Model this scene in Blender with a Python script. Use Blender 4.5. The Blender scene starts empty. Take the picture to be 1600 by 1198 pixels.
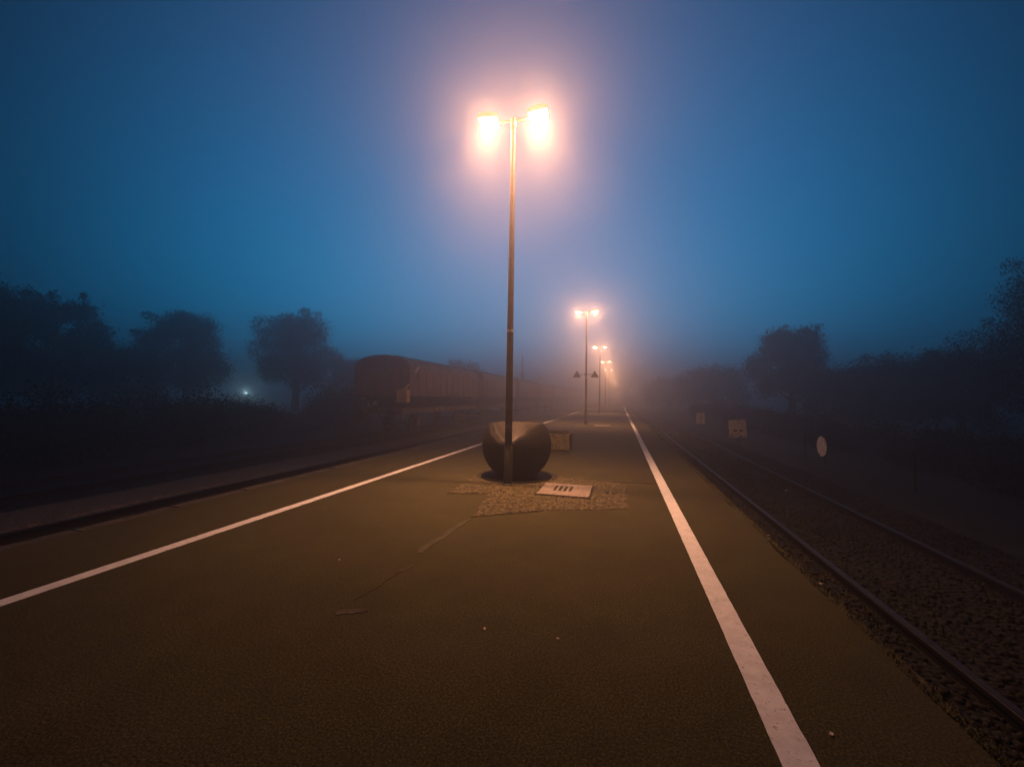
# Foggy railway platform at dusk: metres, X across the platform, Y along it, platform top at z = 0
import bpy, bmesh, math, random
import numpy as np
from mathutils import Vector, Matrix
R = math.radians
random.seed(7)
rng = np.random.default_rng(11)
sc = bpy.context.scene
COL = sc.collection

# ------------------------------------------------------------------ helpers
def tag(o, label=None, cat=None, group=None, kind=None):
    for k, v in (('label', label), ('category', cat), ('group', group), ('kind', kind)):
        if v: o[k] = v
    return o

def empty(name, loc, label, cat, group=None, rz=0.0):
    o = bpy.data.objects.new(name, None)
    o.empty_display_size = .2
    o.location = loc; o.rotation_euler = (0, 0, rz)
    COL.objects.link(o)
    return tag(o, label, cat, group)

class MB:
    """collects shapes, then links them as one mesh object"""
    def __init__(s): s.bm = bmesh.new()
    def box(s, x0, x1, y0, y1, z0, z1, bevel=0.0, M=None):
        r = bmesh.ops.create_cube(s.bm, size=1)
        vs = r['verts']
        for v in vs:
            v.co = Vector(((x0+x1)/2+v.co.x*(x1-x0), (y0+y1)/2+v.co.y*(y1-y0), (z0+z1)/2+v.co.z*(z1-z0)))
        if bevel:
            es = list({e for v in vs for e in v.link_edges})
            rb = bmesh.ops.bevel(s.bm, geom=es, offset=bevel, segments=2, affect='EDGES', profile=.6)
            vs = list({v for f in rb['faces'] for v in f.verts} | {v for v in vs if v.is_valid})
        if M is not None:
            for v in vs: v.co = M @ v.co
        return s
    def tube(s, pts, rad, n=12, caps=True):
        pts = [Vector(p) for p in pts]
        if not hasattr(rad, '__len__'): rad = [rad]*len(pts)
        rings = []
        for i, p in enumerate(pts):
            a = pts[max(i-1, 0)]; b = pts[min(i+1, len(pts)-1)]
            t = (b-a)
            if t.length < 1e-6: t = (pts[-1]-pts[0])
            t.normalize()
            u = t.cross(Vector((0, 0, 1)))
            if u.length < .05: u = t.cross(Vector((1, 0, 0)))
            u.normalize(); w = t.cross(u)
            rings.append([s.bm.verts.new(p+(u*math.cos(2*math.pi*k/n)+w*math.sin(2*math.pi*k/n))*rad[i]) for k in range(n)])
        for a, b in zip(rings, rings[1:]):
            for k in range(n):
                s.bm.faces.new((a[k], a[(k+1) % n], b[(k+1) % n], b[k]))
        if caps:
            s.bm.faces.new(rings[0][::-1]); s.bm.faces.new(rings[-1])
        return s
    def lathe(s, prof, n=24, c=(0, 0, 0)):
        return s.tube_rings([[(c[0]+r*math.cos(2*math.pi*k/n), c[1]+r*math.sin(2*math.pi*k/n), c[2]+z) for k in range(n)] for r, z in prof])
    def tube_rings(s, rings, caps=True):
        rr = [[s.bm.verts.new(p) for p in ring] for ring in rings]
        n = len(rr[0])
        for a, b in zip(rr, rr[1:]):
            for k in range(n):
                s.bm.faces.new((a[k], a[(k+1) % n], b[(k+1) % n], b[k]))
        if caps:
            s.bm.faces.new(rr[0][::-1]); s.bm.faces.new(rr[-1])
        return s
    def prism(s, poly, axis, a, b):
        """poly of 2-D points extruded along axis ('x': poly=(y,z), 'y': (x,z), 'z': (x,y)) from a to b"""
        f = {'x': lambda p, t: (t, p[0], p[1]), 'y': lambda p, t: (p[0], t, p[1]), 'z': lambda p, t: (p[0], p[1], t)}[axis]
        v0 = [s.bm.verts.new(f(p, a)) for p in poly]; v1 = [s.bm.verts.new(f(p, b)) for p in poly]
        n = len(poly)
        for k in range(n): s.bm.faces.new((v0[k], v0[(k+1) % n], v1[(k+1) % n], v1[k]))
        s.bm.faces.new(v0[::-1]); s.bm.faces.new(v1)
        return s
    def disc(s, c, r, axis, thick, n=28):
        c = Vector(c); a = Vector(axis).normalized()*thick/2
        return s.tube([c-a, c+a], r, n)
    def build(s, name, mat, parent=None, smooth=False, loc=None):
        bmesh.ops.recalc_face_normals(s.bm, faces=s.bm.faces[:])
        me = bpy.data.meshes.new(name); s.bm.to_mesh(me); s.bm.free()
        me.materials.append(mat)
        if smooth:
            for p in me.polygons: p.use_smooth = True
            try: me.set_sharp_from_angle(angle=R(40))
            except Exception: pass
        o = bpy.data.objects.new(name, me); COL.objects.link(o)
        if parent is not None: o.parent = parent
        if loc: o.location = loc
        return o

def from_arrays(name, V, F, mat, parent=None):
    me = bpy.data.meshes.new(name)
    me.from_pydata([], [], [])
    V = np.asarray(V, np.float32); F = np.asarray(F, np.int32)
    k = F.shape[1]
    me.vertices.add(len(V)); me.vertices.foreach_set('co', V.ravel())
    me.loops.add(F.size); me.loops.foreach_set('vertex_index', F.ravel())
    me.polygons.add(len(F))
    me.polygons.foreach_set('loop_start', np.arange(0, F.size, k, dtype=np.int32))
    me.update(calc_edges=True); me.validate()
    me.materials.append(mat)
    o = bpy.data.objects.new(name, me); COL.objects.link(o)
    if parent is not None: o.parent = parent
    return o

def copy_tree(o, parent=None):
    c = o.copy(); COL.objects.link(c)
    if parent is not None: c.parent = parent
    for ch in list(o.children): copy_tree(ch, c)
    return c

# ------------------------------------------------------------------ materials
def nodemat(name):
    m = bpy.data.materials.new(name); m.use_nodes = True
    nt = m.node_tree
    return m, nt, nt.nodes['Principled BSDF']

def ramp(nt, fac, stops):
    r = nt.nodes.new('ShaderNodeValToRGB')
    e = r.color_ramp.elements
    while len(e) < len(stops): e.new(.5)
    for q, (p, c) in zip(e, stops): q.position = p; q.color = (*c, 1)
    nt.links.new(fac, r.inputs['Fac'])
    return r.outputs['Color']

def noise(nt, scale, detail=4, rough=.55, kind='noise', coord='Object'):
    tc = nt.nodes.new('ShaderNodeTexCoord')
    if kind == 'noise':
        n = nt.nodes.new('ShaderNodeTexNoise'); n.inputs['Detail'].default_value = detail; n.inputs['Roughness'].default_value = rough
        out = n.outputs['Fac']
    else:
        n = nt.nodes.new('ShaderNodeTexVoronoi'); out = n.outputs['Distance' if kind == 'voronoi' else 'Color']
    n.inputs['Scale'].default_value = scale
    nt.links.new(tc.outputs[coord], n.inputs['Vector'])
    return out

def mix(nt, a, b, fac, mode='MIX'):
    m = nt.nodes.new('ShaderNodeMix'); m.data_type = 'RGBA'; m.blend_type = mode
    for sock, v in ((m.inputs[6], a), (m.inputs[7], b), (m.inputs[0], fac)):
        if isinstance(v, bpy.types.NodeSocket): nt.links.new(v, sock)
        elif isinstance(v, (int, float)): sock.default_value = v
        else: sock.default_value = (*v, 1)
    return m.outputs[2]

def bump(nt, b, h, strength, dist):
    n = nt.nodes.new('ShaderNodeBump'); n.inputs['Strength'].default_value = strength; n.inputs['Distance'].default_value = dist
    nt.links.new(h, n.inputs['Height']); nt.links.new(n.outputs['Normal'], b.inputs['Normal'])

def mat_var(name, dark, light, scale=6, rough=.8, metal=0.0, fine=None, bmp=0.0, bdist=.01, spec=.3):
    m, nt, b = nodemat(name)
    c = ramp(nt, noise(nt, scale, 6, .6), [(.32, dark), (.68, light)])
    if fine:
        c2 = ramp(nt, noise(nt, fine, 3, .6), [(.35, (.55, .55, .55)), (.65, (1.35, 1.35, 1.35))])
        c = mix(nt, c, c2, 1.0, 'MULTIPLY')
    nt.links.new(c, b.inputs['Base Color'])
    b.inputs['Roughness'].default_value = rough; b.inputs['Metallic'].default_value = metal
    b.inputs['Specular IOR Level'].default_value = spec
    if bmp: bump(nt, b, noise(nt, fine or scale*4, 4, .6), bmp, bdist)
    return m

def mat_asphalt():
    m, nt, b = nodemat('asphalt')
    big = ramp(nt, noise(nt, .55, 5, .6), [(.25, (.033, .0315, .0138)), (.75, (.048, .0460, .0200))])
    fine = ramp(nt, noise(nt, 85, 4, .8), [(.38, (.3, .3, .31)), (.5, (.85, .85, .85)), (.64, (2.2, 2.15, 2.1))])
    c = mix(nt, big, fine, 1.0, 'MULTIPLY')
    mid = ramp(nt, noise(nt, 3.2, 6, .7), [(.3, (.85, .85, .85)), (.7, (1.12, 1.12, 1.12))])
    c = mix(nt, c, mid, 1.0, 'MULTIPLY')
    nt.links.new(c, b.inputs['Base Color'])
    b.inputs['Roughness'].default_value = .9
    b.inputs['Specular IOR Level'].default_value = .12
    bump(nt, b, noise(nt, 110, 3, .7), .35, .004)
    return m

def mat_paint():
    m, nt, b = nodemat('line_paint')
    w = ramp(nt, noise(nt, 8, 6, .7), [(.3, (.46, .48, .52)), (.65, (.60, .63, .68))])
    pits = ramp(nt, noise(nt, 46, 5, .75), [(.33, (.12, .11, .10)), (.41, (1, 1, 1))])
    nt.links.new(mix(nt, w, pits, .85, 'MULTIPLY'), b.inputs['Base Color'])
    b.inputs['Roughness'].default_value = .75
    bump(nt, b, noise(nt, 110, 3, .7), .5, .004)
    return m

def mat_stones(name, dark, light, scale, depth=.03, mossy=None):
    m, nt, b = nodemat(name)
    tc = nt.nodes.new('ShaderNodeTexCoord')
    v = nt.nodes.new('ShaderNodeTexVoronoi'); v.inputs['Scale'].default_value = scale
    nt.links.new(tc.outputs['Object'], v.inputs['Vector'])
    bw = nt.nodes.new('ShaderNodeRGBToBW'); nt.links.new(v.outputs['Color'], bw.inputs[0])
    c = ramp(nt, bw.outputs[0], [(.15, dark), (.85, light)])
    if mossy:
        f = ramp(nt, noise(nt, .9, 5, .65), [(.46, (0, 0, 0)), (.62, (1, 1, 1))])
        c = mix(nt, c, mossy, f)
    nt.links.new(c, b.inputs['Base Color'])
    b.inputs['Roughness'].default_value = .9
    b.inputs['Specular IOR Level'].default_value = .2
    inv = nt.nodes.new('ShaderNodeMath'); inv.operation = 'SUBTRACT'; inv.inputs[0].default_value = 1
    nt.links.new(v.outputs['Distance'], inv.inputs[1])
    bump(nt, b, inv.outputs[0], 1.0, depth)
    return m

def mat_emit(name, col, strength):
    m, nt, b = nodemat(name)
    b.inputs['Base Color'].default_value = (.8, .8, .8, 1)
    b.inputs['Emission Color'].default_value = (*col, 1)
    b.inputs['Emission Strength'].default_value = strength
    return m

def mat_leaf(name, a, c):
    m, nt, b = nodemat(name)
    nt.links.new(ramp(nt, noise(nt, .8, 5, .7), [(.3, a), (.7, c)]), b.inputs['Base Color'])
    b.inputs['Roughness'].default_value = .75
    b.inputs['Specular IOR Level'].default_value = .15
    return m

M = dict(
    asphalt=mat_asphalt(), paint=mat_paint(),
    seam=mat_var('repaired_seam', (.034, .032, .0155), (.058, .054, .026), 9, .85, fine=70, bmp=.5, bdist=.004),
    joint=mat_var('dark_joint', (.012, .010, .007), (.03, .024, .014), 12, .9),
    patch=mat_stones('exposed_aggregate', (.012, .0105, .005), (.095, .084, .045), 34, .012),
    cover=mat_var('pale_concrete', (.13, .118, .106), (.22, .2, .18), 14, .8, fine=90, bmp=.3, bdist=.003),
    kerb=mat_var('kerb_concrete', (.025, .022, .015), (.07, .06, .04), 5, .85, fine=60, bmp=.4),
    aggregate=mat_stones('planter_aggregate', (.02, .019, .007), (.26, .23, .09), 34, .02),
    ballast=mat_stones('ballast_stone', (.002, .002, .0017), (.013, .012, .009), 17, .05, mossy=(.010, .012, .004)),
    gravel=mat_stones('pale_gravel', (.035, .032, .027), (.10, .09, .078), 26, .02),
    soil=mat_var('soil', (.008, .007, .004), (.028, .024, .013), 2, .95, fine=18, bmp=.8, bdist=.05),
    rail=mat_var('rusty_rail', (.003, .002, .0016), (.008, .0055, .004), 12, .65, .2, fine=60, bmp=.3),
    rail_top=mat_var('rail_head_steel', (.015, .011, .009), (.05, .04, .034), 20, .5, .5),
    sleeper=mat_var('old_sleeper', (.004, .003, .002), (.014, .011, .008), 7, .9, fine=30, bmp=.6),
    pole_low=mat_var('worn_dark_paint', (.010, .012, .014), (.040, .040, .040), 9, .7, 0.0, fine=40, bmp=.4, bdist=.003, spec=.25),
    pole_up=mat_var('galvanised_pole', (.05, .047, .043), (.10, .094, .086), 7, .5, .25, fine=30),
    band=mat_var('grey_white_band', (.35, .33, .33), (.55, .52, .5), 20, .7),
    housing=mat_var('lamp_housing', (.10, .095, .09), (.16, .15, .14), 12, .55),
    ball=mat_var('black_moulded_plastic', (.0035, .0035, .0035), (.009, .0085, .008), 5, .8, 0.0, fine=60, bmp=.12, bdist=.002, spec=.2),
    hollow=mat_var('lamplit_seat_plastic', (.035, .033, .031), (.085, .08, .075), 6, .6, 0.0, fine=50, bmp=.1, bdist=.002),  # paler than the shell: lamplight in the hollow is put into the colour
    sign_back=mat_var('grey_sign_back', (.045, .042, .038), (.085, .08, .07), 9, .6, .2),
    steel=mat_var('dull_steel', (.05, .047, .043), (.10, .095, .085), 9, .55, .5),
    sign_white=mat_var('weathered_sign_white', (.66, .60, .54), (.88, .83, .77), 5, .7, fine=14),
    sign_dark=mat_var('sign_black', (.012, .011, .010), (.03, .027, .022), 9, .8),
    wagon=mat_var('rusty_brown_wagon', (.11, .062, .036), (.27, .175, .11), 1.6, .75, .0, fine=9, bmp=.25, bdist=.01),
    hopper=mat_var('dark_hopper_plate', (.016, .012, .009), (.045, .032, .022), 2, .85, fine=11),
    roof=mat_var('wagon_roof', (.07, .045, .040), (.15, .10, .09), 1.5, .6, .2, fine=8),
    frame=mat_var('wagon_frame', (.09, .07, .048), (.20, .16, .115), 4, .8, fine=20),
    wheel=mat_var('wheel_iron', (.012, .010, .008), (.035, .028, .022), 9, .7, .3),
    yellow=mat_var('faded_yellow_box', (.58, .42, .17), (.75, .57, .27), 6, .7, fine=20),
    label=mat_var('white_lettering', (.38, .34, .32), (.6, .55, .52), 15, .8),
    red=mat_var('red_enamel', (.35, .02, .02), (.5, .035, .03), 15, .6),
    bark=mat_var('bark', (.012, .009, .006), (.035, .027, .018), 6, .95, fine=20, bmp=.6, bdist=.03),
    leaf_a=mat_leaf('leaf_dark', (.006, .010, .004), (.018, .026, .009)),
    leaf_b=mat_leaf('leaf_olive', (.009, .010, .004), (.025, .025, .010)),
    grass=mat_leaf('verge_grass', (.05, .047, .012), (.13, .118, .036)),
    paper=mat_var('grubby_paper', (.30, .27, .23), (.55, .50, .44), 30, .85),
    wood=mat_var('grey_post_wood', (.006, .005, .004), (.015, .0125, .009), 7, .9, fine=30, bmp=.4),
    wire=mat_var('fence_wire', (.03, .028, .025), (.07, .064, .058), 30, .7, .2),
)

# ------------------------------------------------------------------ lighting numbers
LAMP_COL = (1.0, .43, .20)
LAMP_W = 200
SPREAD = 90
WIDE_W = 390
LENS = 6
FOG = .025
VS = 'MULTIPLE_IMPORTANCE'
SKY_GAIN = 1.0

# ------------------------------------------------------------------ the setting
def struct(o): return tag(o, kind='structure')

bm = MB(); bm.prism([(-400, -60), (400, -60), (400, 420), (-400, 420)], 'z', -1.6, -.60)
struct(bm.build('ground', M['soil']))

def bed(name, x0, x1, zt, mat):
    b = MB(); b.prism([(x0-.25, -.598), (x0, zt), (x1, zt), (x1+.25, -.598)], 'y', -30, 330)
    return struct(b.build(name, mat))
bed('track_bed', 1.80, 5.0, -.50, M['ballast'])
bed('track_bed', -8.22, -5.98, -.50, M['ballast'])
bed('track_bed', -13.3, -10.05, -.50, M['ballast'])
bed('gravel_path', -9.72, -8.50, -.47, M['gravel'])

# platform: asphalt top, ragged right edge, concrete kerb on the left
PX0, PX1 = -5.62, 1.52
b = MB()
pts = [(PX0, -20)]
y = -20.0
right = []
while y < 330:
    right.append((PX1+random.uniform(-.025, .025) if y < 60 else PX1, y)); y += .35 if y < 60 else 6
poly = [(PX0, -20)] + right + [(PX0, right[-1][1])]
b.prism(poly, 'z', -.55, 0)
struct(b.build('platform', M['asphalt']))
for k in range(70):
    pass
b = MB()
yy = -20.0
while yy < 330:
    L = 1.0 if yy < 60 else 6
    dz = random.uniform(-.012, .006)
    b.box(-5.84+random.uniform(-.012, .012), PX0-.004, yy+.012, yy+L-.012, -.56, -.006+dz, .01)
    yy += L
struct(b.build('kerb', M['kerb']))

def strip(name, pts, mat, z=.004, thick=.003):
    b = MB(); b.prism(pts, 'z', z-thick, z)
    return struct(b.build(name, mat))
def line(x0, x1):
    ys = [-20+.06*k for k in range(int(60/.06))]+[40+5*k for k in range(59)]
    j = lambda y, a: a if y < 20 else 0
    strip('line_marking', [(x0+random.uniform(-1, 1)*j(y, .0016), y) for y in ys]+[(x1+random.uniform(-1, 1)*j(y, .0016), y) for y in ys[::-1]], M['paint'], .005)
line(.645, .795)
line(-4.30, -4.17)
# patch of exposed-aggregate paving round the lamp and the cover
def rag(p, step=.10, amp=.018):
    out = []
    for (a, c) in zip(p, p[1:]+p[:1]):
        n = max(1, int(math.dist(a, c)/step))
        for i in range(n):
            t = i/n
            out.append((a[0]+(c[0]-a[0])*t+random.uniform(-amp, amp), a[1]+(c[1]-a[1])*t+random.uniform(-amp, amp)))
    return out
strip('paving_patch', rag([(-2.56, 5.74), (-1.97, 5.93), (-1.78, 4.72), (-.97, 5.27), (.10, 5.66), (.11, 7.29), (-.9, 7.48), (-2.0, 7.95), (-2.70, 7.3)]), M['patch'], .004)
strip('paving_joint', rag([(-.10, 7.40), (.64, 7.44), (.64, 7.475), (-.10, 7.43)], .12, .006), M['joint'], .004)
strip('paving_joint', rag([(-2.56, 5.72), (-1.96, 5.91), (-1.96, 5.885), (-2.58, 5.69)], .12, .005), M['joint'], .005)
strip('paving_joint', rag([(-1.77, 4.70), (-.97, 5.245), (-.97, 5.22), (-1.79, 4.67)], .12, .005), M['joint'], .005)
strip('repaired_seam', rag([(-1.80, 4.66), (-1.74, 4.62), (-1.80, 3.93), (-1.84, 3.5), (-1.89, 3.5), (-1.87, 3.95)], .09, .022), M['seam'], .004)
strip('repaired_seam', rag([(-1.77, 3.28), (-1.755, 3.26), (-1.80, 3.05), (-1.83, 3.06)], .05, .01), M['seam'], .004)
strip('repaired_seam', rag([(-1.88, 2.40), (-1.80, 2.46), (-1.70, 2.47), (-1.71, 2.43), (-1.81, 2.39), (-1.87, 2.36)], .03, .012), M['kerb'], .004)
for yj in (28.4, 44.0, 60.5):
    strip('paving_joint', rag([(-4.1, yj), (.62, yj+.1), (.62, yj+.13), (-4.1, yj+.03)], .2, .008), M['joint'], .004)
def crack(pts, w):
    out, back = [], []
    for (a, c) in zip(pts, pts[1:]):
        n = max(2, int(math.dist(a, c)/.05))
        for i in range(n):
            t = i/n; x = a[0]+(c[0]-a[0])*t+random.uniform(-.012, .012); y = a[1]+(c[1]-a[1])*t
            ww = w*random.uniform(.4, 1.1); out.append((x-ww, y)); back.append((x+ww, y))
    strip('asphalt_crack', out+back[::-1], M['joint'], .0035)
crack([(-1.80, 3.08), (-1.83, 2.8), (-1.88, 2.5)], .004)
# darker resurfaced areas behind the first lamp post
strip('asphalt_strip', rag([(-3.1, 14), (-2.35, 14), (-2.2, 42), (-2.6, 42)], .5, .03), M['joint'], .0035)

# ------------------------------------------------------------------ tracks
def rail_mesh(x, zt, name='rail'):
    pr = [(-.065, 0), (.065, 0), (.065, .012), (.012, .03), (.012, .105), (.036, .115), (.036, .148), (.028, .153), (-.028, .153), (-.036, .148), (-.036, .115), (-.012, .105), (-.012, .03), (-.065, .012)]
    b = MB(); b.prism([(x+p, zt-.153+q) for p, q in pr], 'y', -30, 330)
    return b
def track(cx, zt, label, sleepers, y0):
    t = empty('railway_track', (cx, 0, 0), label, 'railway track', 'railway tracks beside the platform')
    for s in (-1, 1):
        r = rail_mesh(s*.755, zt).build('rail', M['rail'], t)
        h = MB(); h.box(s*.755-.024, s*.755+.024, -30, 330, zt+.0005, zt+.0025)
        h.build('running_surface', M['rail_top'], r)
    if sleepers:
        b = MB(); b.box(-1.25, 1.25, -.12, .12, zt-.30, zt-.158, .015)
        p = b.build('sleeper', M['sleeper'], t, loc=(0, y0, 0))
        for k in range(1, sleepers):
            c = p.copy(); COL.objects.link(c); c.parent = t
            c.location = (random.uniform(-.03, .03), y0+.65*k+random.uniform(-.03, .03), random.uniform(-.012, .004))
            c.rotation_euler.z = random.uniform(-.02, .02)
    return t
ZR = -.375
track(3.10, ZR, 'overgrown rusty track with ragged ballast beside the signs on posts', 60, 2.2)
track(-7.12, ZR, 'dark track between the platform kerb and the pale gravel path', 60, 2.6)
track(-11.50, ZR, 'track under the row of freight wagons', 30, 6.0)

# ------------------------------------------------------------------ lamp posts
def lamp_light(parent, loc, rot, w, spread):
    d = bpy.data.lights.new('lamp_beam', 'AREA'); d.shape = 'RECTANGLE'; d.size = .15; d.size_y = .12
    d.energy = w; d.color = LAMP_COL; d.spread = R(spread)
    o = bpy.data.objects.new('lamp_light', d); COL.objects.link(o)
    o.parent = parent; o.location = loc; o.rotation_euler = rot
    return o
def point(parent, loc, col, w, r):
    d = bpy.data.lights.new('lamp_glow', 'POINT'); d.energy = w; d.color = col; d.shadow_soft_size = r
    o = bpy.data.objects.new('lamp_light', d); COL.objects.link(o); o.parent = parent; o.location = loc
HTOP = 6.36
def make_lamp():
    t = empty('lamp_post', (0, 0, 0), None, 'lamp post', 'twin lamp posts along the platform')
    b = MB(); b.tube([(0, 0, -.05), (0, 0, .655), (0, 0, .67)], [.077, .074, .066], 20)
    b.lathe([(.11, 0.0), (.11, .018), (.082, .03)], 20)
    b.build('base_sleeve', M['pole_low'], t, True)
    b = MB(); b.tube([(0, 0, .665), (0, 0, 2.62)], [.063, .057], 20); b.box(-.05, .05, -.071, -.05, .72, 1.02, .006)
    b.build('lower_pole', M['pole_low'], t, True)
    b = MB(); b.tube([(0, 0, 2.62), (0, 0, 2.665)], [.0605, .0605], 20); b.build('band', M['band'], t, True)
    b = MB(); b.tube([(0, 0, 2.665), (0, 0, HTOP)], [.055, .038], 20); b.build('upper_pole', M['pole_up'], t, True)
    b = MB(); b.tube([(-.30, 0, HTOP+.03), (-.12, 0, HTOP+.012), (0, 0, HTOP+.005), (.12, 0, HTOP+.012), (.30, 0, HTOP+.03)], .026, 12)
    b.lathe([(.055, HTOP-.12), (.055, HTOP+.045), (.03, HTOP+.065)], 16)
    b.build('arm', M['housing'], t, True)
    for s in (-1, 1):
        Mx = Matrix.Translation((s*.445, 0, HTOP+.045)) @ Matrix.Rotation(R(-7*s), 4, 'Y')
        h = MB()
        pr = [(-.19, .0), (.19, .0), (.185, .05), (.12, .085), (-.10, .095), (-.185, .05)]
        v0 = []
        rings = []
        for yv, kx in ((-.155, .86), (-.14, 1), (.14, 1), (.155, .86)):
            rings.append([Mx @ Vector((p*kx, yv, q*kx+(0 if kx == 1 else .006))) for p, q in pr])
        h.tube_rings(rings)
        ho = h.build('lamp_head', M['housing'], t, True)
        l = MB()
        l.tube_rings([[Mx @ Vector((sx*kx, sy*ky, z)) for sx, sy in ((-1, -1), (-.4, -1), (.4, -1), (1, -1), (1, 0), (1, 1), (.4, 1), (-.4, 1), (-1, 1), (-1, 0))] for kx, ky, z in ((.165, .135, -.001), (.160, .130, -.022), (.135, .108, -.034), (.08, .06, -.038))])
        l.build('lens', M['lens'], ho)
        lamp_light(t, Mx @ Vector((0, 0, -.042)), (0, R(-7*s), 0), LAMP_W, SPREAD)
        point(t, Mx @ Vector((0, 0, -.085)), LAMP_COL, WIDE_W, .075)
    return t
M['lens'] = mat_emit('lit_lens', (1, .8, .55), LENS); M['lens'].cycles.emission_sampling = 'NONE'
LX = -1.845
lamp0 = make_lamp()
YS = [6.60 + 16.15*k for k in range(14)]
ordinal = ['', 'second', 'third', 'fourth', 'fifth', 'sixth', 'seventh', 'eighth', 'ninth', 'tenth', 'eleventh', 'twelfth', 'thirteenth', 'last']
for k, y in enumerate(YS):
    o = lamp0 if k == 0 else copy_tree(lamp0)
    o.location = (LX + (0 if k == 0 else random.uniform(-.02, .02)), y, 0)
    o.rotation_euler = (0, R(.3), R(3 if k == 0 else random.uniform(-3, 3)))
    if k == 0: o['label'] = 'tall twin-headed lamp post with worn dark base standing in front of the black ball seat'
    elif k == 1: o['label'] = 'lit twin lamp post with a triangular sign hanging on either side of it'
    elif k == 13: o['label'] = 'farthest lit twin lamp post, a faint speck at the end of the row in fog'
    else: o['label'] = f'{ordinal[k]} lit twin lamp post counting along the platform from the black ball seat'

# triangular signs on brackets either side of the second post
for s, word in ((-1, 'left'), (1, 'right')):
    t = empty('warning_sign', (LX+s*.50, YS[1]-.02, 2.65), f'dark triangular sign on the {word} side of the second lamp post', 'warning sign', 'triangular signs on the second lamp post')
    pl = MB(); pl.prism([(-.21, 0), (.21, 0), (.225, .02), (.012, .375), (-.012, .375), (-.225, .02)], 'y', -.006, .006)
    pl.build('plate', M['sign_back'], t)
    e = MB()
    for a, c in (((-.19, .02), (.19, .02)), ((-.19, .02), (0, .345)), ((.19, .02), (0, .345))):
        e.tube([(a[0], -.010, a[1]), (c[0], -.010, c[1])], .008, 6)
    e.build('rim', M['steel'], t)
    e = MB(); e.tube([(-s*.45, .02, .17), (s*.05, .02, .17)], .014, 8); e.box(-s*.455-.03, -s*.455+.03, -.03, .07, .13, .21, .004)
    e.build('bracket', M['steel'], t)

# ------------------------------------------------------------------ ball seat, planter box, covers
def ball_seat(loc):
    t = empty('ball_seat', loc, 'black ball-shaped seat with a scooped hollow top behind the first lamp post', 'seat')
    Rr, cz, zb = .655, .60, .045
    n = 72
    def rim(ph):
        d = math.degrees(ph) % 360            # 0 = towards the right line, 270 = towards the camera
        keys = [(0, .985), (40, .985), (90, .985), (140, .985), (195, .975), (220, .93), (238, .80), (256, .69), (275, .68), (294, .79), (314, .92), (338, .98), (360, .985)]
        for (a, za), (c, zc) in zip(keys, keys[1:]):
            if a <= d <= c:
                u = (d-a)/(c-a); u = u*u*(3-2*u); return za+(zc-za)*u
    rings = []
    nl = 22
    for i in range(nl+1):
        ring = []
        for k in range(n):
            ph = 2*math.pi*k/n; zt = rim(ph)
            z = zb+(zt-zb)*(i/nl)
            r = math.sqrt(max(Rr*Rr-(z-cz)**2, .02))
            if z < .10: r = min(r, .36+(z-zb)*1.6)
            ring.append((r*math.cos(ph), r*math.sin(ph), z))
        rings.append(ring)
    outer = rings[-1]
    for dr, dz in ((.015, .018), (.04, .030), (.075, .032), (.11, .022)):   # rounded rim
        rings.append([(p[0]*(1-dr/.6), p[1]*(1-dr/.6), p[2]+dz) for p in outer])
    nr = 9
    base = rings[-1]
    for i in range(1, nr+1):
        u = i/nr
        ring = []
        for k in range(n):
            x, y, z = base[k]
            s = 1-u*.96
            zz = .50+(z-.50)*((1-u)**2.0)
            ring.append((x*s, y*s, zz))
        rings.append(ring)
    b = MB(); b.tube_rings(rings[:nl+5], False); b.build('shell', M['ball'], t, True)
    b = MB(); b.tube_rings(rings[nl+4:], False); b.build('seat_hollow', M['hollow'], t, True)
    b = MB(); b.lathe([(.60, .0), (.66, .004), (.665, .02), (.63, .034), (.40, .046), (.30, .047)], 48)
    b.build('base_ring', M['ball'], t, True)
    return t
ball_seat((-1.885, 7.34, 0))

t = empty('planter_box', (-1.78, 11.5, 0), 'low square mottled stone planter behind the black ball seat', 'planter')
b = MB(); b.box(-.52, .44, -.40, .40, .035, .47, .02)
b.build('tub', M['aggregate'], t)
b = MB(); b.box(-.46, .38, -.34, .34, 0, .036); b.build('plinth', M['joint'], t)
b = MB(); b.box(-.44, .36, -.32, .32, .44, .482, .01); b.build('soil', M['soil'], t)
V = []; F = []
for i in range(520):
    x, y = rng.uniform(-.42, .34), rng.uniform(-.30, .30); a = rng.uniform(0, 6.28); w = .018; h = rng.uniform(.02, .075)
    lx, ly = rng.uniform(-.03, .03, 2)
    n0 = len(V); V += [(x-w*math.cos(a), y-w*math.sin(a), .48), (x+w*math.cos(a), y+w*math.sin(a), .48), (x+lx, y+ly, .48+h)]; F.append((n0, n0+1, n0+2))
tag(from_arrays('low_plants', V, F, M['grass'], t), kind='stuff')

def cover(x, y, rz, label):
    t = empty('inspection_cover', (x, y, 0), label, 'inspection cover', 'concrete covers set in the platform', rz)
    b = MB(); b.box(-.40, .40, -.40, .40, -.02, .022, .006); b.build('slab', M['cover'], t)
    fr = MB()
    for x0, x1, y0, y1 in ((-.43, -.408, -.43, .43), (.408, .43, -.43, .43), (-.408, .408, -.43, -.408), (-.408, .408, .408, .43)):
        fr.box(x0, x1, y0, y1, -.02, .012)
    fr.build('frame', M['joint'], t)
    for k in range(4):
        s = MB(); s.box(-.165+.082*k-.022, -.165+.082*k+.022, -.13, .20, .016, .0245)
        s.build('slot', M['joint'], t)
    return t
cover(-.84, 6.47, R(-.5), 'pale concrete inspection cover with four dark slots beside the first lamp post')
cover(-.90, 21.9, R(1), 'pale concrete cover flush in the platform near the second lamp post')
cover(-.92, 40.3, R(0), 'pale concrete cover far along the platform near the third lamp post')

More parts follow.
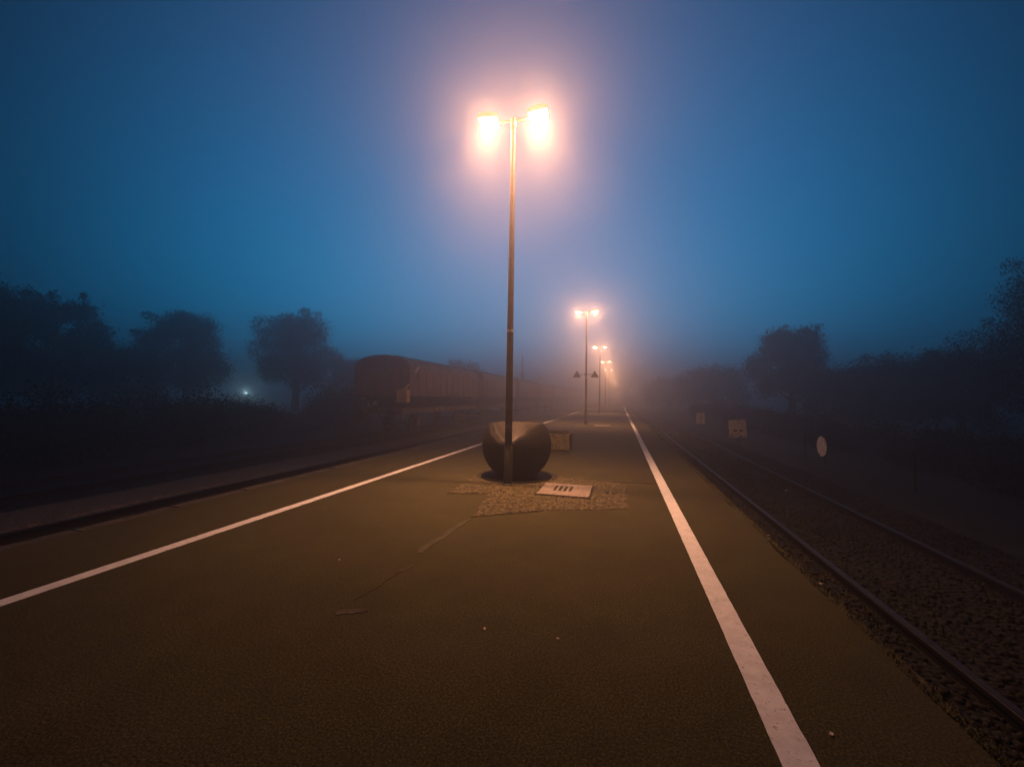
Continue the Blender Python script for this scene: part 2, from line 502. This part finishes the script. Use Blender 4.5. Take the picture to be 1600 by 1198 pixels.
# ------------------------------------------------------------------ freight wagons
ZW = ZR
def make_wagon():
    L = 9.7
    t = empty('freight_wagon', (-11.5, 17.45, ZW), None, 'freight wagon', 'freight wagons standing on the far track')
    prof = [(-1.52, 1.93), (1.52, 1.93), (1.55, 2.0), (1.55, 3.18), (1.50, 3.30)]
    b = MB(); b.prism([(-1.50, 1.90), (1.50, 1.90), (1.55, 1.97), (1.55, 3.25), (-1.55, 3.25), (-1.55, 1.97)], 'y', .0, L)
    for k in range(12):       # side stanchions
        y = .05+k*(L-.1)/11
        for s in (-1, 1): b.box(s*1.553-.03, s*1.553+.03, y-.05, y+.05, 1.93, 3.22)
    for s in (-1, 1): b.box(s*1.56-.04, s*1.56+.04, 0, L, 1.86, 1.96)
    body = b.build('body', M['wagon'], t)
    pr = [(-1.58, 3.22)]
    for k in range(13):
        a = math.pi*(1-k/12); pr.append((1.56*math.cos(a), 3.27+.66*math.sin(a)**.8))
    pr.append((1.58, 3.22))
    b = MB(); b.prism(pr, 'y', -.04, L+.04)
    for k in range(7):
        y = .6+k*(L-1.2)/6
        b.tube([(p[0]*1.006, y, p[1]+.012) for p in pr[1:-1]], .025, 6)
    b.build('roof', M['roof'], t)
    b = MB(); b.prism([(-.62, 1.02), (.62, 1.02), (1.47, 1.90), (-1.47, 1.90)], 'y', .55, L-.55)
    for k in range(8):
        y = .8+k*(L-1.6)/7
        for s in (-1, 1): b.prism([(s*.66, 1.03), (s*.74, 1.03), (s*1.54, 1.88), (s*1.47, 1.89)], 'y', y-.03, y+.03)
    b.build('hopper', M['hopper'], t)
    b = MB()
    for s in (-1, 1): b.box(s*1.28-.07, s*1.28+.07, -.25, L+.25, 1.0, 1.26)
    for y in (-.25, L+.10): b.box(-1.35, 1.35, y, y+.15, .96, 1.28)
    for y in (.05, L-.05):
        for s in (-1, 1): b.box(s*1.38-.05, s*1.38+.05, y-.05, y+.05, 1.26, 1.90)
    b.build('underframe', M['frame'], t)
    for y in (1.9, L-1.9):
        w = MB(); w.tube([(-.95, y, .46), (.95, y, .46)], .07, 12)
        for s in (-1, 1):
            w.disc((s*.75, y, .46), .46, (1, 0, 0), .13, 32); w.disc((s*.70, y, .46), .485, (1, 0, 0), .03, 32)
        w.build('wheelset', M['wheel'], t, True)
        for s in (-1, 1):
            a = MB(); a.box(s*1.0-.08, s*1.0+.08, y-.16, y+.16, .34, .62, .02)
            a.tube([(s*1.05, y-.62, .92), (s*1.05, y-.3, .70), (s*1.05, y, .65), (s*1.05, y+.3, .70), (s*1.05, y+.62, .92)], .04, 8)
            a.build('axlebox', M['frame'], t)
    for y, d in ((-.25, -1), (L+.25, 1)):
        for s in (-1, 1):
            a = MB(); a.tube([(s*.87, y, 1.06), (s*.87, y+d*.36, 1.06)], .08, 12); a.disc((s*.87, y+d*.38, 1.06), .22, (0, 1, 0), .04, 24)
            a.build('buffer', M['wheel'], t, True)
    a = MB()
    for x in (-.55, -.15):
        a.tube([(x, -.06, 1.28), (x, -.06, 3.3)], .018, 8)
    for k in range(6): a.tube([(-.55, -.06, 1.45+k*.32), (-.15, -.06, 1.45+k*.32)], .014, 6)
    a.build('ladder', M['frame'], t)
    return t
w0 = make_wagon()
wl = ['dark rusty wagon at the near end with a yellowish box on its corner',
      'second wagon of the train with scrawled white graffiti along its side',
      'third wagon of the train, seen just left of the first lamp post',
      'fourth wagon of the train, just beyond the graffitied one',
      'fifth wagon of the train, dim in the fog beyond the first lamp post',
      'sixth wagon of the train, dim in the fog',
      'seventh wagon of the train, nearly lost in fog',
      'eighth wagon of the train, nearly lost in fog',
      'last faint wagon of the train, merging into the fog']
wag = [w0]
for k in range(1, 9):
    c = copy_tree(w0); c.location = (-11.5, 17.45+11.1*k, ZW); wag.append(c)
for w, l in zip(wag, wl): w['label'] = l
# features of particular wagons
b = MB(); b.box(1.05, 1.62, -.34, -.02, 1.56, 2.20, .02); b.build('corner_box', M['yellow'], w0)
b = MB(); b.tube([(1.45, -.30, 2.2), (1.60, -.10, 2.45)], .05, 8); b.build('corner_bracket', M['yellow'], w0)
b = MB(); b.box(-.42, -.22, -.062, -.05, 1.38, 1.62, .003); b.build('end_plate', M['label'], w0)
b = MB(); b.box(1.34, 1.44, -.285, -.262, .72, 1.0, .003); tp = b.build('tail_marker', M['label'], w0)
b = MB(); b.box(1.335, 1.385, -.292, -.286, .74, .98, .001); b.build('red_half', M['red'], tp)
b = MB(); b.box(.62, .74, -.29, -.262, .36, .42); b.build('coupling_plate', M['label'], w0)
b = MB()
b.prism([(.70, 3.35), (.95, 3.35), (.62, 3.02), (.42, 3.06)], 'x', 1.586, 1.592); b.build('pale_streak', M['label'], w0)
def scrawl(parent, y0, y1, z0, z1, n):
    b = MB()
    for i in range(n):
        y = y0+(y1-y0)*(i+.5)/n; ph = random.uniform(0, 6.28); pts = []
        for k in range(9):
            a = ph+k*.75*random.choice((1, 1, -1))
            pts.append((1.590, y+.22*math.cos(a)+.03*k, (z0+z1)/2+(z1-z0)*.45*math.sin(a)))
        b.tube(pts, .026, 6)
    return b.build('graffiti', M['label'], parent)
scrawl(wag[1], 1.2, 7.6, 2.55, 3.1, 9)
scrawl(wag[2], .8, 4.0, 2.4, 3.0, 4)
b = MB()
for y, z in ((3.4, 1.10), (4.0, 1.16), (4.2, 1.06), (5.1, 1.12)): b.box(1.352, 1.358, y, y+.22, z, z+.10)
b.build('stencils', M['label'], w0)

# ------------------------------------------------------------------ line-side signs on the right
def post_sign(name, x, y, rz, zc, w, h, label, cat, shape, tilt=0.0):
    t = empty(name, (x, y, -.58), label, cat, 'track-side signs beyond the right track', rz)
    zc += .58
    p = MB(); p.tube([(0, .03, -.2), (0, .03, zc+h*.3)], .03, 10); p.build('post', M['steel'], t, True)
    b = MB()
    if shape == 'disc':
        b.disc((0, 0, zc), h/2, (0, 1, 0), .012, 36); pl = b.build('plate', M['sign_white'], t)
        r = MB(); n = 36
        r.tube([(h/2*math.cos(2*math.pi*k/n), -.004, zc+h/2*math.sin(2*math.pi*k/n)) for k in range(n+1)], .010, 6, False)
        r.build('rim', M['steel'], pl)
    else:
        b.box(-w/2, w/2, -.007, .007, zc-h/2, zc+h/2, .004); pl = b.build('plate', M['sign_white'], t)
    t.rotation_euler = (0, tilt, rz)
    return t, pl, zc
t, pl, zc = post_sign('track_sign', 5.35, 20.6, R(-27), .15, .74, .80, 'square off-white sign with dark smudged marks beyond the right track', 'sign', 'square', R(-4))
b = MB()
for x0, x1, z0, z1 in ((-.20, -.02, -.14, -.06), (.05, .22, -.16, -.05), (-.30, -.22, -.38, -.28), (.02, .18, -.39, -.30), (-.12, .05, -.29, -.24)):
    b.prism(rag([(x0, z0+zc), (x1, z0+zc+.02), (x1-.02, z1+zc), (x0+.02, z1+zc-.01)], .05, .015), 'y', -.010, -.0075)
b.build('marks', M['sign_dark'], pl)
t, pl, zc = post_sign('track_sign', 5.35, 29.4, R(-20), .19, .52, .72, 'small pale sign with a curled dark mark, farther off in the fog', 'sign', 'square', R(-3))
b = MB(); b.tube([(.10*math.cos(a), -.012, zc+.02+.13*math.sin(a)) for a in [math.pi*(1-.2*k) for k in range(8)]]+[(-.12, -.012, zc-.22), (.13, -.012, zc-.22)], .022, 6)
b.build('mark', M['sign_dark'], pl)
post_sign('track_disc', 5.4, 12.85, R(-89), .23, .56, .56, 'round pale disc sign turned almost edge-on beyond the right track', 'sign', 'disc', R(-2))

# wire fence on the dark right-hand side
t = empty('wire_fence', (6.6, 0, -.6), 'low wire fence with sagging strand and wooden posts in the dark verge', 'fence')
py_ = [11.34, 17.0, 24.0]
hz = [.90, .84, .83]
for y, h in zip(py_, hz):
    b = MB(); b.tube([(0, y, -.2), (random.uniform(-.03, .03), y, h+.06)], [.028, .024], 8); b.build('post', M['wood'], t)
b = MB()
for (ya, ha), (yb, hb) in zip(zip(py_, hz), zip(py_[1:], hz[1:])):
    b.tube([(-.055, ya+(yb-ya)*k/8, ha+(hb-ha)*k/8-.20*4*(k/8)*(1-k/8)) for k in range(9)], .005, 5)
b.build('wire', M['wire'], t)

# signal post beyond the wagons, distant white lights
t = empty('signal_mast', (-14.2, 58.2, -.6), 'thin dark signal mast rising behind the wagons', 'signal mast')
b = MB(); b.tube([(0, 0, 0), (0, 0, 8.6)], [.11, .07], 10); b.build('pole', M['steel'], t)
b = MB(); b.box(-.22, .22, -.18, .18, 5.0, 5.9, .03); b.build('signal_head', M['sign_dark'], t)
b = MB(); b.tube([(.18, .1, .3), (.18, .1, 8.2)], .015, 6); b.tube([(-.18, .1, .3), (-.18, .1, 8.2)], .015, 6)
for k in range(22): b.tube([(-.18, .1, .5+.35*k), (.18, .1, .5+.35*k)], .012, 5)
b.build('ladder', M['steel'], t)

t = empty('street_lamp', (-56.3, 49.0, -.35), 'tiny cool white lamp glowing between the trees beyond the train', 'street lamp')
b = MB(); b.tube([(0, 0, 0), (0, 0, 2.0)], [.07, .05], 10); b.build('pole', M['steel'], t)
b = MB(); b.lathe([(.04, 1.93), (.08, 1.96), (.09, 2.0), (.08, 2.04), (.04, 2.07)], 16); b.build('globe', mat_emit('cool_globe', (.8, .95, 1), 26), t, True)
point(t, (.9, -.9, 2.1), (.5, .85, 1), 330, .12)
t = empty('signal_light', (3.17, 118, -.6), 'faint pale signal light far down the line in the fog', 'signal light')
b = MB(); b.tube([(0, 0, 0), (0, 0, 4.3)], [.07, .06], 8); b.build('pole', M['steel'], t)
b = MB(); b.disc((0, -.1, 4.45), .13, (0, 1, 0), .06, 16); b.build('lens', mat_emit('pale_lens', (1, .9, .8), 18), t)

# ------------------------------------------------------------------ trees and bushes
def leaf_cloud(centres, radii, n, size, fuzz=.24):
    V = np.zeros((n*4, 3)); 
    w = np.array(radii)**2.2; w /= w.sum()
    idx = rng.choice(len(centres), n, p=w)
    d = rng.normal(size=(n, 3)); d /= np.linalg.norm(d, axis=1)[:, None]
    rr = np.array(radii)[idx]*(rng.uniform(.15, 1.0, n)**.5)*(1+fuzz*rng.normal(size=n))
    c = np.array(centres)[idx]+d*rr[:, None]*np.array([1, 1, .85])
    a = rng.normal(size=(n, 3)); a /= np.linalg.norm(a, axis=1)[:, None]
    bb = np.cross(a, rng.normal(size=(n, 3))); bb /= np.linalg.norm(bb, axis=1)[:, None]
    s = size*rng.uniform(.5, 1.3, n)[:, None]
    V[0::4] = c-a*s; V[1::4] = c+bb*s*.5; V[2::4] = c+a*s; V[3::4] = c-bb*s*.5
    F = np.arange(n*4).reshape(n, 4)
    return V, F

def tree(x, y, h, r, label, base=None, leaf='leaf_a', n=7000, size=.20, name='tree', cat='tree', group='trees around the station', squash=1.0):
    z0 = -.6
    t = empty(name, (x, y, z0), label, cat, group)
    H = h-z0
    cb = base if base is not None else H*.22      # crown bottom
    tr = MB()
    r0 = .035*H+.05
    top = Vector((random.uniform(-.3, .3), random.uniform(-.3, .3), H*.80))
    trunk = [Vector((0, 0, -.1)), Vector((.05, .03, H*.2)), Vector((top.x*.4, top.y*.4, H*.45)), top]
    tr.tube(trunk, [r0, r0*.8, r0*.55, r0*.12], 9)
    cen, rad = [], []
    nl = 26
    for i in range(nl):
        u = (i+.5)/nl
        zc = cb+(H-cb)*(.10+.84*u)
        env = math.sin(math.pi*min(.97, .16+.80*(zc-cb)/(H-cb)))**.75
        a = i*2.39996+random.uniform(-.4, .4)
        q = r*env*random.uniform(.35, .86)*squash
        c = Vector((q*math.cos(a), q*math.sin(a), zc+random.uniform(-.25, .25)))
        cr = r*random.uniform(.22, .42)
        if c.z+cr*.85 > H: c.z = H-cr*.85
        cen.append(c); rad.append(cr)
        st = trunk[1].lerp(trunk[3], max(0, min(.95, u*.9)))
        mid = st.lerp(c, .5)+Vector((0, 0, .08*r))
        tr.tube([st, mid, c], [r0*.28, r0*.17, r0*.05], 5)
    for j in range(10):       # a few wispy shoots break the outline
        k = random.randrange(nl//2, nl); c = cen[k]
        d = Vector((random.uniform(-1, 1), random.uniform(-1, 1), random.uniform(.2, 1))).normalized()
        e = c+d*rad[k]*1.1
        cen.append(e); rad.append(rad[k]*.33); tr.tube([c, e+d*rad[k]*.3], [r0*.08, r0*.02], 4)
    tr.build('trunk', M['bark'], t)
    near = math.hypot(x, y) < 40
    if n < 20000: n = int(n*(6 if near else 4)); size *= .34 if near else .46
    V, F = leaf_cloud([tuple(c) for c in cen], rad, n, size, .10 if n >= 40000 else .22)
    from_arrays('crown', V, F, M[leaf], t)
    return t

def bush(x, y, h, r, label, leaf='leaf_a', n=14000, size=.065, group='bushes in the dark verge'):
    z0 = -.6; H = h-z0
    t = empty('bush', (x, y, z0), label, 'bush', group)
    st = MB(); cen, rad = [], []
    for i in range(16):
        a = i*2.39996; q = r*math.sqrt((i+.5)/16)*.8
        hh = H*(.55+.38*random.random())*(1-.35*(q/r)**2)
        cr = min(hh*.5, H*.34)
        for zc in (hh-cr*.9, hh*.42):
            cen.append((q*math.cos(a), q*math.sin(a), max(zc, .3))); rad.append(cr)
        st.tube([(q*.25*math.cos(a), q*.25*math.sin(a), 0), (q*.7*math.cos(a), q*.7*math.sin(a), hh*.5), (q*math.cos(a), q*math.sin(a), hh*.85)], [.05, .03, .012], 5)
    st.build('stems', M['bark'], t)
    V, F = leaf_cloud(cen, rad, n, size)
    V[:, 2] = np.maximum(V[:, 2], .02)
    from_arrays('foliage', V, F, M[leaf], t)
    return t

# left side, beyond the train
tree(-33.0, 34.4, 10.1, 5.0, 'broad round tree with ragged top left of the train, the cool lamp at its foot', base=2.6, n=10000)
tree(-37.7, 26.8, 9.0, 3.9, 'tall dim tree standing left of the small cool lamp', n=7500)
tree(-37.1, 17.7, 8.1, 3.6, 'large dark tree second from the left edge of the picture', n=7000)
tree(-33.8, 12.6, 7.8, 3.4, 'very dark tree cut by the left edge of the picture', n=6000)
tree(-30.0, 38.6, 5.8, 2.7, 'small bushy tree just left of the near wagon roof', base=1.2, n=4500)
tree(-36.0, 21.3, 5.0, 3.1, 'low wide tree between the two dark trees on the left', base=.9, n=5000)
tree(-30.7, 48.5, 6.3, 4.4, 'hazy tree showing above the roof of the near wagon', base=1.5, n=4500, size=.26)
tree(-23.0, 56.0, 6.9, 4.3, 'hazy domed tree above the wagons left of the first lamp post', base=1.5, n=4500, size=.26)
tree(-24.0, 82.0, 6.0, 5.6, 'faint tree behind the wagons at the first lamp post', base=1.2, n=4000, size=.3)
tree(-22.0, 104.0, 6.2, 6.0, 'very faint tree beyond the far wagons', base=1.2, n=3600, size=.34)
for k, (x, y, h, r, l) in enumerate([
    (-17.0, 8.0, 2.2, 2.6, 'black bush at the left edge of the picture beyond the tracks'),
    (-18.5, 12.5, 2.5, 2.8, 'black bush in front of the dark trees on the left'),
    (-20.0, 17.0, 2.0, 2.8, 'dark low bush left of the train, nearer than the lamp'),
    (-22.0, 21.5, .8, 2.8, 'lowest dark bush, under the small cool lamp'),
    (-21.5, 26.5, 1.5, 2.6, 'dark bush against the near end of the wagon'),
    (-17.2, 21.8, 2.9, 2.0, 'rounded dark bush touching the left side of the near wagon')]):
    bush(x, y, h, r, l)
# right side
tree(15.0, 41.2, 8.0, 3.7, 'round-headed tree standing alone on the right in blue fog', n=7500)
tree(17.2, 31.5, 4.3, 3.9, 'wide low dark tree right of the round-headed one', base=.8, n=6000, leaf='leaf_b')
tree(15.9, 18.6, 6.7, 3.3, 'big black tree at the right edge of the picture', n=60000, size=.042, leaf='leaf_b')
tree(12.3, 60.0, 6.0, 5.2, 'hazy spreading tree left of the round-headed one', base=1.0, n=4500, size=.26)
tree(9.6, 85.0, 5.6, 5.0, 'faint tree close to the glowing end of the platform', base=.9, n=3600, size=.34)
tree(16.4, 36.0, 3.9, 2.9, 'small dark tree filling the gap behind the wide low one', base=.6, n=4000)
tree(17.6, 26.8, 4.2, 2.6, 'bushy dark tree between the wide low one and the big black one', base=.7, n=4500, leaf='leaf_b')
for k, (x, y, h, r, l) in enumerate([
    (9.6, 11.4, .7, 1.9, 'low black bush beyond the wire fence at the far right'),
    (10.2, 15.6, 1.0, 2.2, 'black bush behind the round disc sign'),
    (9.8, 20.4, .9, 2.1, 'dark bush behind the square sign'),
    (9.9, 26.0, 1.2, 2.3, 'dim bush behind the small pale sign'),
    (9.4, 33.0, 1.4, 2.4, 'dim bush farther down the right-hand verge'),
    (9.0, 42.0, 1.8, 2.8, 'foggy bush far down the right-hand verge')]):
    bush(x, y, h, r, l, leaf='leaf_b')

# ------------------------------------------------------------------ grass along the edge and weeds in the ballast
def blades(name, n, fx, fy, z, hmin, hmax, mat, w=.006):
    V = np.zeros((n*3, 3)); x = fx(n); y = fy(n); zz = z(x) if callable(z) else np.full(n, z)
    a = rng.uniform(0, 6.283, n); h = rng.uniform(hmin, hmax, n)*rng.uniform(.4, 1, n)
    lx = rng.normal(0, .4, n)*h; ly = rng.normal(0, .4, n)*h; ww = w*rng.uniform(.6, 1.6, n)
    V[0::3] = np.c_[x-ww*np.cos(a), y-ww*np.sin(a), zz]; V[1::3] = np.c_[x+ww*np.cos(a), y+ww*np.sin(a), zz]; V[2::3] = np.c_[x+lx, y+ly, zz+h]
    return tag(from_arrays(name, V, np.arange(n*3).reshape(n, 3), mat), kind='stuff')
clump = 1.5+50*rng.uniform(0, 1, 700)**1.5; clx = rng.uniform(1.43, 1.88, 700)
def fy_edge(n):
    global _i; _i = rng.integers(0, 700, n)
    return clump[_i]+rng.normal(0, .16, n)
# sloping grassy bank between the platform edge and the track
b = MB(); b.prism([(1.44, -.06), (1.50, -.012), (1.62, -.03), (1.95, -.43), (1.95, -.56), (1.44, -.56)], 'y', -20, 330)
tag(b.build('verge', mat_var('mossy_verge', (.014, .015, .005), (.06, .056, .02), 3, .95, fine=22, bmp=.9, bdist=.04)), kind='structure')
yy_ = None
def fxe(n):
    global yy_
    yy_ = fy_edge(n); return np.clip(clx[_i]+rng.normal(0, .06, n), 1.53, 1.93)
blades('grass', 42000, fxe, lambda n: yy_, lambda x: np.interp(x, [1.40, 1.47, 1.5, 1.62, 1.95], [.0, -.02, -.015, -.035, -.43]), .010, .042, M['grass'], .004)
wy = rng.uniform(2, 40, 180); wx = rng.uniform(2.0, 4.9, 180)
def fxw(n):
    global _i; _i = rng.integers(0, 180, n); return np.clip(wx[_i]+rng.normal(0, .10, n), 2.0, 4.95)
blades('weeds', 12000, fxw, lambda n: wy[_i]+rng.normal(0, .14, n), -.50, .02, .10, M['leaf_b'], .005)

# loose ballast stones give the beds a real silhouette close by
def stones(name, n, x0, x1, y0, y1, z, s0, s1, mat):
    ico = bmesh.new(); bmesh.ops.create_icosphere(ico, subdivisions=1, radius=1)
    bv = np.array([v.co[:] for v in ico.verts]); bf = np.array([[v.index for v in f.verts] for f in ico.faces]); ico.free()
    k = len(bv)
    sc_ = rng.uniform(s0, s1, (n, 1, 1))*rng.uniform(.6, 1.2, (n, 1, 3))
    jit = 1+.25*rng.normal(size=(n, k, 1))
    th = rng.uniform(0, 6.28, n); c, s = np.cos(th), np.sin(th)
    P = bv[None]*jit*sc_
    X = P[..., 0]*c[:, None]-P[..., 1]*s[:, None]; Y = P[..., 0]*s[:, None]+P[..., 1]*c[:, None]
    yp = y0+(y1-y0)*rng.uniform(0, 1, n)**1.6
    V = np.stack([X+rng.uniform(x0, x1, n)[:, None], Y+yp[:, None], P[..., 2]+z+rng.uniform(-.01, .012, n)[:, None]], -1).reshape(-1, 3)
    F = (bf[None]+(np.arange(n)*k)[:, None, None]).reshape(-1, 3)
    return tag(from_arrays(name, V, F, mat), kind='stuff')
mat_st = mat_var('loose_stone', (.002, .002, .0017), (.017, .015, .012), 2.3, .9)
stones('ballast', 14000, 1.95, 4.95, 2.5, 24, -.50, .010, .030, mat_st)

# ------------------------------------------------------------------ scraps of litter
def scrap(x, y, z, s, label, rz=0.0):
    b = MB(); b.box(-s, s, -s*.6, s*.6, 0, s*.35)
    bmesh.ops.subdivide_edges(b.bm, edges=b.bm.edges[:], cuts=2, use_grid_fill=True)
    for v in b.bm.verts:
        v.co += Vector((random.uniform(-1, 1), random.uniform(-1, 1), random.uniform(-.3, .9)))*s*.28
        v.co.z = max(v.co.z, 0)
    o = b.build('litter_scrap', M['paper'], None, False, (x, y, z)); o.rotation_euler.z = rz
    tag(o, label, 'litter', 'scraps of litter on the ground')
for x, y, z, s, l in [
    (1.93, 6.95, -.40, .045, 'largest pale scrap of litter beside the near right rail'),
    (2.02, 6.72, -.47, .024, 'small pale scrap next to the largest one by the right rail'),
    (2.08, 6.62, -.48, .026, 'crumpled scrap nearest the rail beside the largest one'),
    (2.02, 9.55, -.47, .045, 'pale scrap against the right rail farther along the platform'),
    (3.53, 10.05, -.49, .030, 'tiny pale scrap between the two right rails'),
    (1.62, 3.93, -.03, .016, 'tiny pale scrap in the dark at the platform edge'),
    (.92, 2.15, .004, .009, 'tiny pale scrap on dark asphalt outside the thick white line'),
    (-.84, 2.48, .004, .010, 'tiny scrap on the asphalt left of centre in front of the camera'),
    (-.37, 2.51, .004, .008, 'speck of litter on the asphalt below the paving patch'),
    (-2.46, 3.13, .004, .010, 'speck of litter on the asphalt inside the left white line')]:
    scrap(x, y, z, s, l, random.uniform(0, 3))

# ------------------------------------------------------------------ haze: one closed box of even density
b = MB(); b.box(-140, 140, -40, 320, -2.6, 11.2)
hz_ = b.build('haze', bpy.data.materials.new('haze')); tag(hz_, kind='stuff')
m = hz_.data.materials[0]; m.use_nodes = True; m.cycles.homogeneous_volume = True; m.cycles.volume_sampling = VS; nt = m.node_tree; nt.nodes.clear()
out = nt.nodes.new('ShaderNodeOutputMaterial'); v = nt.nodes.new('ShaderNodeVolumePrincipled')
v.inputs['Color'].default_value = (.93, .94, .95, 1); v.inputs['Density'].default_value = FOG; v.inputs['Anisotropy'].default_value = .77
nt.links.new(v.outputs['Volume'], out.inputs['Volume'])

# ------------------------------------------------------------------ sky: dusk, the last light low ahead
w = bpy.data.worlds.new('World'); sc.world = w; w.use_nodes = True
nt = w.node_tree; bg = nt.nodes['Background']
sky = nt.nodes.new('ShaderNodeTexSky'); sky.sky_type = 'NISHITA'; sky.sun_disc = False
sky.sun_elevation = R(-3.0); sky.sun_rotation = R(-14); sky.air_density = 1.0; sky.dust_density = 0.4; sky.ozone_density = 6.0
bw = nt.nodes.new('ShaderNodeRGBToBW'); nt.links.new(sky.outputs['Color'], bw.inputs[0])
def power(p, gain):
    a = nt.nodes.new('ShaderNodeMath'); a.operation = 'POWER'; a.inputs[1].default_value = p
    n = nt.nodes.new('ShaderNodeMath'); n.operation = 'MULTIPLY'; n.inputs[1].default_value = 1/.022
    nt.links.new(bw.outputs[0], n.inputs[0]); nt.links.new(n.outputs[0], a.inputs[0])
    g = nt.nodes.new('ShaderNodeMath'); g.operation = 'MULTIPLY'; g.inputs[1].default_value = gain
    nt.links.new(a.outputs[0], g.inputs[0]); return g.outputs[0]
cc = nt.nodes.new('ShaderNodeCombineColor')
nt.links.new(power(2.0, .0001), cc.inputs[0]); nt.links.new(power(.8, .192), cc.inputs[1]); nt.links.new(power(.6, .475), cc.inputs[2])
# the afterglow is strongest around the direction in which the sun went down
tc = nt.nodes.new('ShaderNodeTexCoord'); dot = nt.nodes.new('ShaderNodeVectorMath'); dot.operation = 'DOT_PRODUCT'
az, el = R(14), R(12)
dot.inputs[1].default_value = (-math.sin(az)*math.cos(el), math.cos(az)*math.cos(el), math.sin(el))
nt.links.new(tc.outputs['Generated'], dot.inputs[0])
mr = nt.nodes.new('ShaderNodeMapRange'); mr.interpolation_type = 'SMOOTHSTEP'
mr.inputs[1].default_value = .42; mr.inputs[2].default_value = 1.0; mr.inputs[3].default_value = .06; mr.inputs[4].default_value = 1.0
nt.links.new(dot.outputs['Value'], mr.inputs[0])
mg = nt.nodes.new('ShaderNodeMix'); mg.data_type = 'RGBA'; mg.blend_type = 'MULTIPLY'; mg.inputs[0].default_value = 1
nt.links.new(cc.outputs[0], mg.inputs[6]); nt.links.new(mr.outputs[0], mg.inputs[7])
nt.links.new(mg.outputs[2], bg.inputs['Color'])
w.cycles.sampling_method = 'NONE'

bg.inputs['Strength'].default_value = SKY_GAIN

# ------------------------------------------------------------------ camera
cam = bpy.data.cameras.new('camera'); co = bpy.data.objects.new('camera', cam); COL.objects.link(co)
cam.sensor_width = 36; cam.lens = 620/1600*36; cam.clip_end = 1500; cam.clip_start = .05
yaw, pitch, roll = R(15.1727), R(1.9620), R(.6)
f = Vector((-math.sin(yaw)*math.cos(pitch), math.cos(yaw)*math.cos(pitch), math.sin(pitch)))
r0 = Vector((math.cos(yaw), math.sin(yaw), 0)); u0 = r0.cross(f)
rr = r0*math.cos(roll)+u0*math.sin(roll); uu = -r0*math.sin(roll)+u0*math.cos(roll)
co.matrix_world = Matrix(((rr.x, uu.x, -f.x, 0), (rr.y, uu.y, -f.y, 0), (rr.z, uu.z, -f.z, 1.5), (0, 0, 0, 1)))
sc.camera = co

# ------------------------------------------------------------------ render settings
vs = sc.view_settings; sc.display_settings.display_device = 'sRGB'
vs.view_transform = 'Standard'; vs.look = 'None'; vs.exposure = 0; vs.gamma = 1; vs.use_curve_mapping = False
cy = sc.cycles
cy.max_bounces = 5; cy.diffuse_bounces = 2; cy.glossy_bounces = 2; cy.transmission_bounces = 2; cy.volume_bounces = 0
cy.sample_clamp_indirect = 4.0
cy.use_denoising = True
cy.volume_max_steps = 128
cy.denoising_prefilter = 'NONE'
cy.sample_clamp_indirect = .5
cy.diffuse_bounces = 1; cy.glossy_bounces = 1
